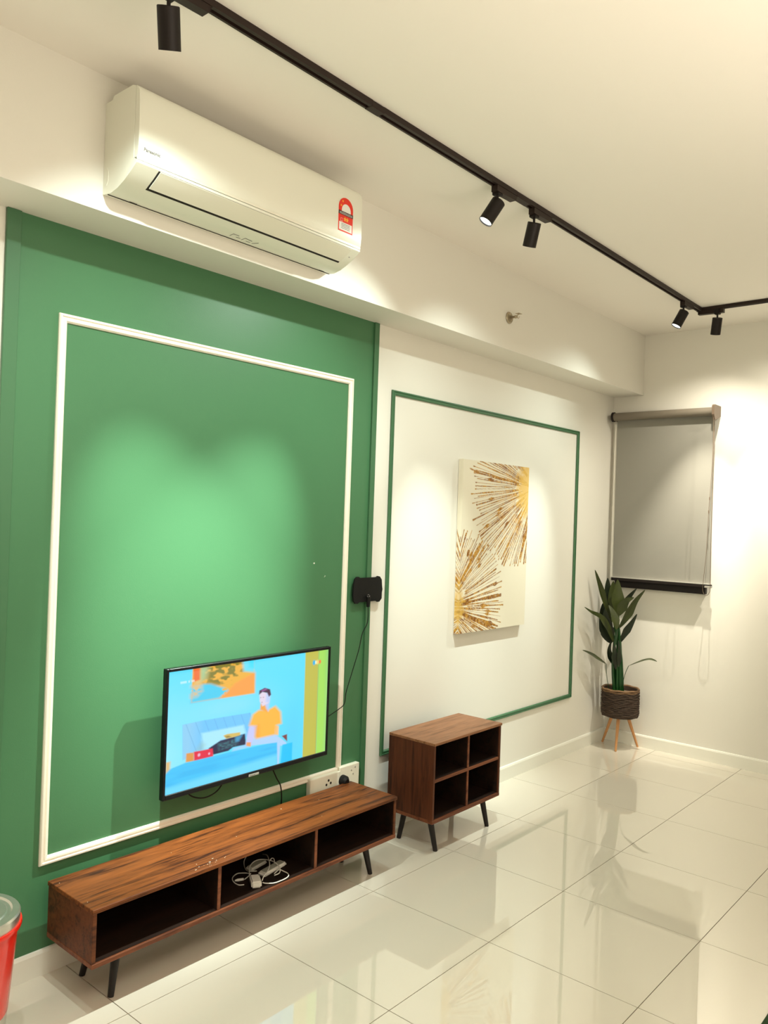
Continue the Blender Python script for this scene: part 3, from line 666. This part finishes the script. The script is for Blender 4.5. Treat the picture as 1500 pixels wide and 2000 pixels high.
Ug, Vg = np.meshgrid(np.linspace(0, 1, NU), np.linspace(0, 1, NV))
A_ = art(AY0+Ug*(AY1-AY0), AZ1-Vg*(AZ1-AZ0))
color_grid('front_print', CANV, ap, AX, AY0, AY1, AZ1, AZ0, NU, NV, A_)
SIDE = mat('canvas_edge', (.84, .78, .64), .7)
MB().box((.0030, AY0+.0002, AZ0+.0002), (AX-.0004, AY1-.0002, AZ1-.0002)).build('stretcher', SIDE, ap)
# wrapped left edge with mirrored strokes
US, VS = np.meshgrid(np.linspace(0, 1, 12), np.linspace(0, 1, NV))
RG = art(AY0+US*.03, AZ1-VS*(AZ1-AZ0))
co = [(AX-.030*u-.003, AY0, AZ1-v*(AZ1-AZ0)-.98) for v in np.linspace(0, 1, NV) for u in np.linspace(0, 1, 12)]
co = [(x+.0027-.003, y-2.67, z) for x, y, z in co]
idx = np.arange(12*NV).reshape(NV, 12); F = np.stack([idx[:-1, :-1], idx[1:, :-1], idx[1:, 1:], idx[:-1, 1:]], -1).reshape(-1, 4)
me = bpy.data.meshes.new('wrapped_edge'); me.from_pydata([(x+.003, y, z) for x, y, z in co], [], F.tolist())
at = me.color_attributes.new('Col', 'FLOAT_COLOR', 'POINT'); at.data.foreach_set('color', RG.reshape(-1).astype(np.float32)); me.materials.append(CANV)
o = bpy.data.objects.new('wrapped_edge', me); COL.objects.link(o); o.parent = ap
# ------------------------------------------------------------------ plant on three legs
px, py = .195, 4.185
pt = thing('potted_plant', 'artificial lance-leaved plant in a woven basket on pale wooden legs in the corner', 'plant', (px, py, 0))
rp = .132
bsk = MB().lathe([(.001, .232), (rp*.80, .232), (rp*.93, .238), (rp*.985, .256), (rp*.96, .30), (rp*.96, .435), (rp*.90, .435), (rp*.88, .40), (.001, .40)], (px, py, 0), 40).build('basket', WICK, pt, True)
random.seed(3)
for k in range(17):
    z = .243+k*.0113; ph = random.uniform(0, 6); r = rp*(.93+.07*min(1, (k+1)/2.5)); pts = []
    for i in range(49):
        a = 2*math.pi*i/48; q = r+.0022*math.sin(a*13+ph)
        pts.append((px+q*math.cos(a), py+q*math.sin(a), z+.0022*math.sin(a*7+ph*2)))
    MB().tube(pts, .0050, 6, cap=False).build('woven_strand', WICKR if k == 16 else WICK, bsk, True)
rm = [(px+rp*.99*math.cos(a), py+rp*.99*math.sin(a), .437+.002*math.sin(a*9)) for a in [2*math.pi*i/48 for i in range(49)]]
MB().tube(rm, .0075, 8, cap=False).build('rim', WICKR, bsk, True)
for fx, fy in ((.036, 4.247), (.222, 4.072), (.285, 4.312)):
    d = Vector((fx-px, fy-py, 0)); tp = Vector((px, py, .232))+d*.42; ft = Vector((fx, fy, 0))
    MB().tube([tp, tp.lerp(ft, .12), ft], [.0115, .0125, .0075], 14).build('leg', PINE, pt, True)
MB().lathe([(.001, .412), (rp*.5, .414), (rp*.86, .405)], (px, py, 0), 30).build('moss', SOIL, pt)
pl = pt
random.seed(8)
stems = [((.160, 4.17, .405), (.150, 4.165, .70), (.126, 4.17, .88)), ((.185, 4.15, .405), (.178, 4.15, .72), (.184, 4.13, .985)), ((.205, 4.16, .405), (.196, 4.15, .70), (.192, 4.13, .885)),
         ((.172, 4.20, .405), (.160, 4.20, .70), (.115, 4.20, .945)), ((.196, 4.19, .405), (.180, 4.19, .75), (.139, 4.21, .967)), ((.215, 4.175, .405), (.205, 4.16, .65), (.187, 4.15, .77)), ((.150, 4.19, .405), (.142, 4.16, .62), (.153, 4.14, .77)),
         ((.165, 4.145, .405), (.158, 4.12, .64), (.205, 4.07, .885))]
for P in stems: MB().tube(smooth_pts(P, 8), [.0125-.0045*i/16 for i in range(17)], 10).build('stem', STEM, pl, True)
MB().tube(smooth_pts([(.135, 4.13, .405), (.112, 4.125, .52), (.105, 4.12, .614)], 5), .0022, 8).build('thin_stem', STEM, pl, True)
MB().tube(smooth_pts([(.220, 4.15, .405), (.230, 4.15, .50), (.243, 4.15, .56), (.267, 4.15, .618)], 5), .0022, 8).build('thin_stem', STEM, pl, True)
def leaf(P, wmax, nrm, m, fold=.25, peak=.5, tip_first=True):
    C = smooth_pts(P, 7)
    if tip_first: C = C[::-1]
    n = len(C); N0 = Vector(nrm).normalized(); b = MB(); rows = []
    for i, c in enumerate(C):
        t = i/(n-1); d = (C[min(i+1, n-1)]-C[max(i-1, 0)]).normalized()
        wv = d.cross(N0).normalized(); nn = wv.cross(d).normalized()
        if nn.dot(N0) < 0: nn = -nn
        pk = .40; wd = wmax*.5*((t/pk)**.75 if t < pk else ((1-t)/(1-pk))**.85)+.0010
        row = []
        for s_ in (-1, -.5, 0, .5, 1):
            row.append(b.bm.verts.new(c+wv*wd*s_+nn*(abs(s_)*fold*wd)))
        for s_ in (1, .5, 0, -.5, -1):
            row.append(b.bm.verts.new(c+wv*wd*s_*.98+nn*(abs(s_)*fold*wd-.0012)))
        rows.append(row)
    for a, c in zip(rows, rows[1:]):
        k = len(a)
        for i in range(k): b.bm.faces.new((a[i], a[(i+1) % k], c[(i+1) % k], c[i]))
    b.bm.faces.new(rows[0]); b.bm.faces.new(rows[-1][::-1])
    b.build('leaf', m, pl, True)
V1 = (.62, -.72, .35)
leaf([(.051, 4.0, 1.306), (.064, 4.03, 1.225), (.078, 4.09, 1.101), (.126, 4.17, .877)], .052, (.75, -.5, .3), LEAFA, .5)
leaf([(.079, 4.16, 1.244), (.077, 4.17, 1.161), (.091, 4.19, 1.055), (.115, 4.2, .943)], .085, V1, LEAFB)
leaf([(.175, 4.12, 1.241), (.178, 4.12, 1.158), (.181, 4.12, 1.068), (.184, 4.12, .978)], .10, V1, LEAFA, .2, .42)
leaf([(.124, 4.16, 1.224), (.121, 4.16, 1.151), (.134, 4.16, 1.061), (.156, 4.16, .968)], .095, V1, LEAFA, .3)
leaf([(.279, 4.22, 1.18), (.22, 4.22, 1.107), (.175, 4.22, 1.03), (.139, 4.22, .967)], .055, V1, LEAFB)
leaf([(.312, 4.1, 1.122), (.255, 4.1, 1.09), (.219, 4.1, 1.033), (.198, 4.1, .977)], .075, V1, LEAFA)
leaf([(.38, 4.13, 1.181), (.311, 4.13, 1.093), (.255, 4.13, .985), (.192, 4.13, .884)], .055, V1, LEAFA, .35)
leaf([(.14, 4.06, 1.054), (.172, 4.06, 1.004), (.198, 4.06, .939), (.205, 4.06, .882)], .06, V1, LEAFA)
leaf([(.058, 3.84, 1.044), (.072, 3.92, 1.003), (.092, 4.02, .962), (.124, 4.09, .884), (.153, 4.14, .77)], .066, (.45, -.6, .7), LEAFA, .25, .42)
leaf([(.065, 4.12, 1.057), (.064, 4.13, .965), (.075, 4.16, .848), (.1, 4.18, .762)], .10, V1, LEAFB)
leaf([(.100, 4.08, 1.02), (.100, 4.10, .93), (.110, 4.12, .83), (.135, 4.14, .766)], .11, V1, LEAFB)
leaf([(.317, 4.15, 1.001), (.28, 4.15, .933), (.236, 4.15, .86), (.187, 4.15, .769)], .052, V1, LEAFB, .35)
leaf([(.054, 3.84, .735), (.063, 3.92, .708), (.078, 4.02, .664), (.105, 4.12, .614)], .045, (.45, -.5, .7), LEAFA, .2)
leaf([(.476, 4.15, .679), (.421, 4.15, .686), (.345, 4.15, .656), (.267, 4.15, .618)], .07, (.12, -.15, 1), LEAFA, .15)
leaf([(.205, 4.10, .80), (.212, 4.10, .73), (.210, 4.11, .66), (.20, 4.13, .60)], .035, V1, LEAFB)
leaf([(.150, 4.10, .79), (.135, 4.10, .72), (.140, 4.12, .66), (.16, 4.14, .60)], .045, V1, LEAFB)
leaf([(.175, 4.09, .80), (.180, 4.09, .72), (.180, 4.10, .66), (.18, 4.13, .58)], .05, V1, LEAFB)
# ------------------------------------------------------------------ bin
bx, by = .215, -.43
bi = thing('waste_bin', 'round red waste bin with a brushed steel lid by the green wall', 'bin', (bx, by, 0))
MB().lathe([(.001, .0), (.108, .0), (.112, .006), (.117, .098), (.001, .098)], (bx, by, 0), 48).build('base', STEEL, bi, True)
MB().lathe([(.115, .099), (.1175, .099), (.119, .102), (.140, .352), (.149, .356), (.151, .363), (.149, .370), (.141, .371), (.138, .362), (.115, .099)], (bx, by, 0), 48).build('body', RED, bi, True)
MB().lathe([(.136, .366), (.144, .368), (.145, .396), (.141, .402), (.122, .403), (.117, .398), (.108, .398), (.104, .401), (.001, .404)], (bx, by, 0), 48).build('lid', STEEL, bi, True)
# ------------------------------------------------------------------ rug just entering the frame
rg = tag(MB().box((1.956, -.9, .0002), (3.2, 1.75, .010), .003, 1).build('rug', GREENRUG), 'dark green rug whose edge just enters the lower right corner', 'rug')
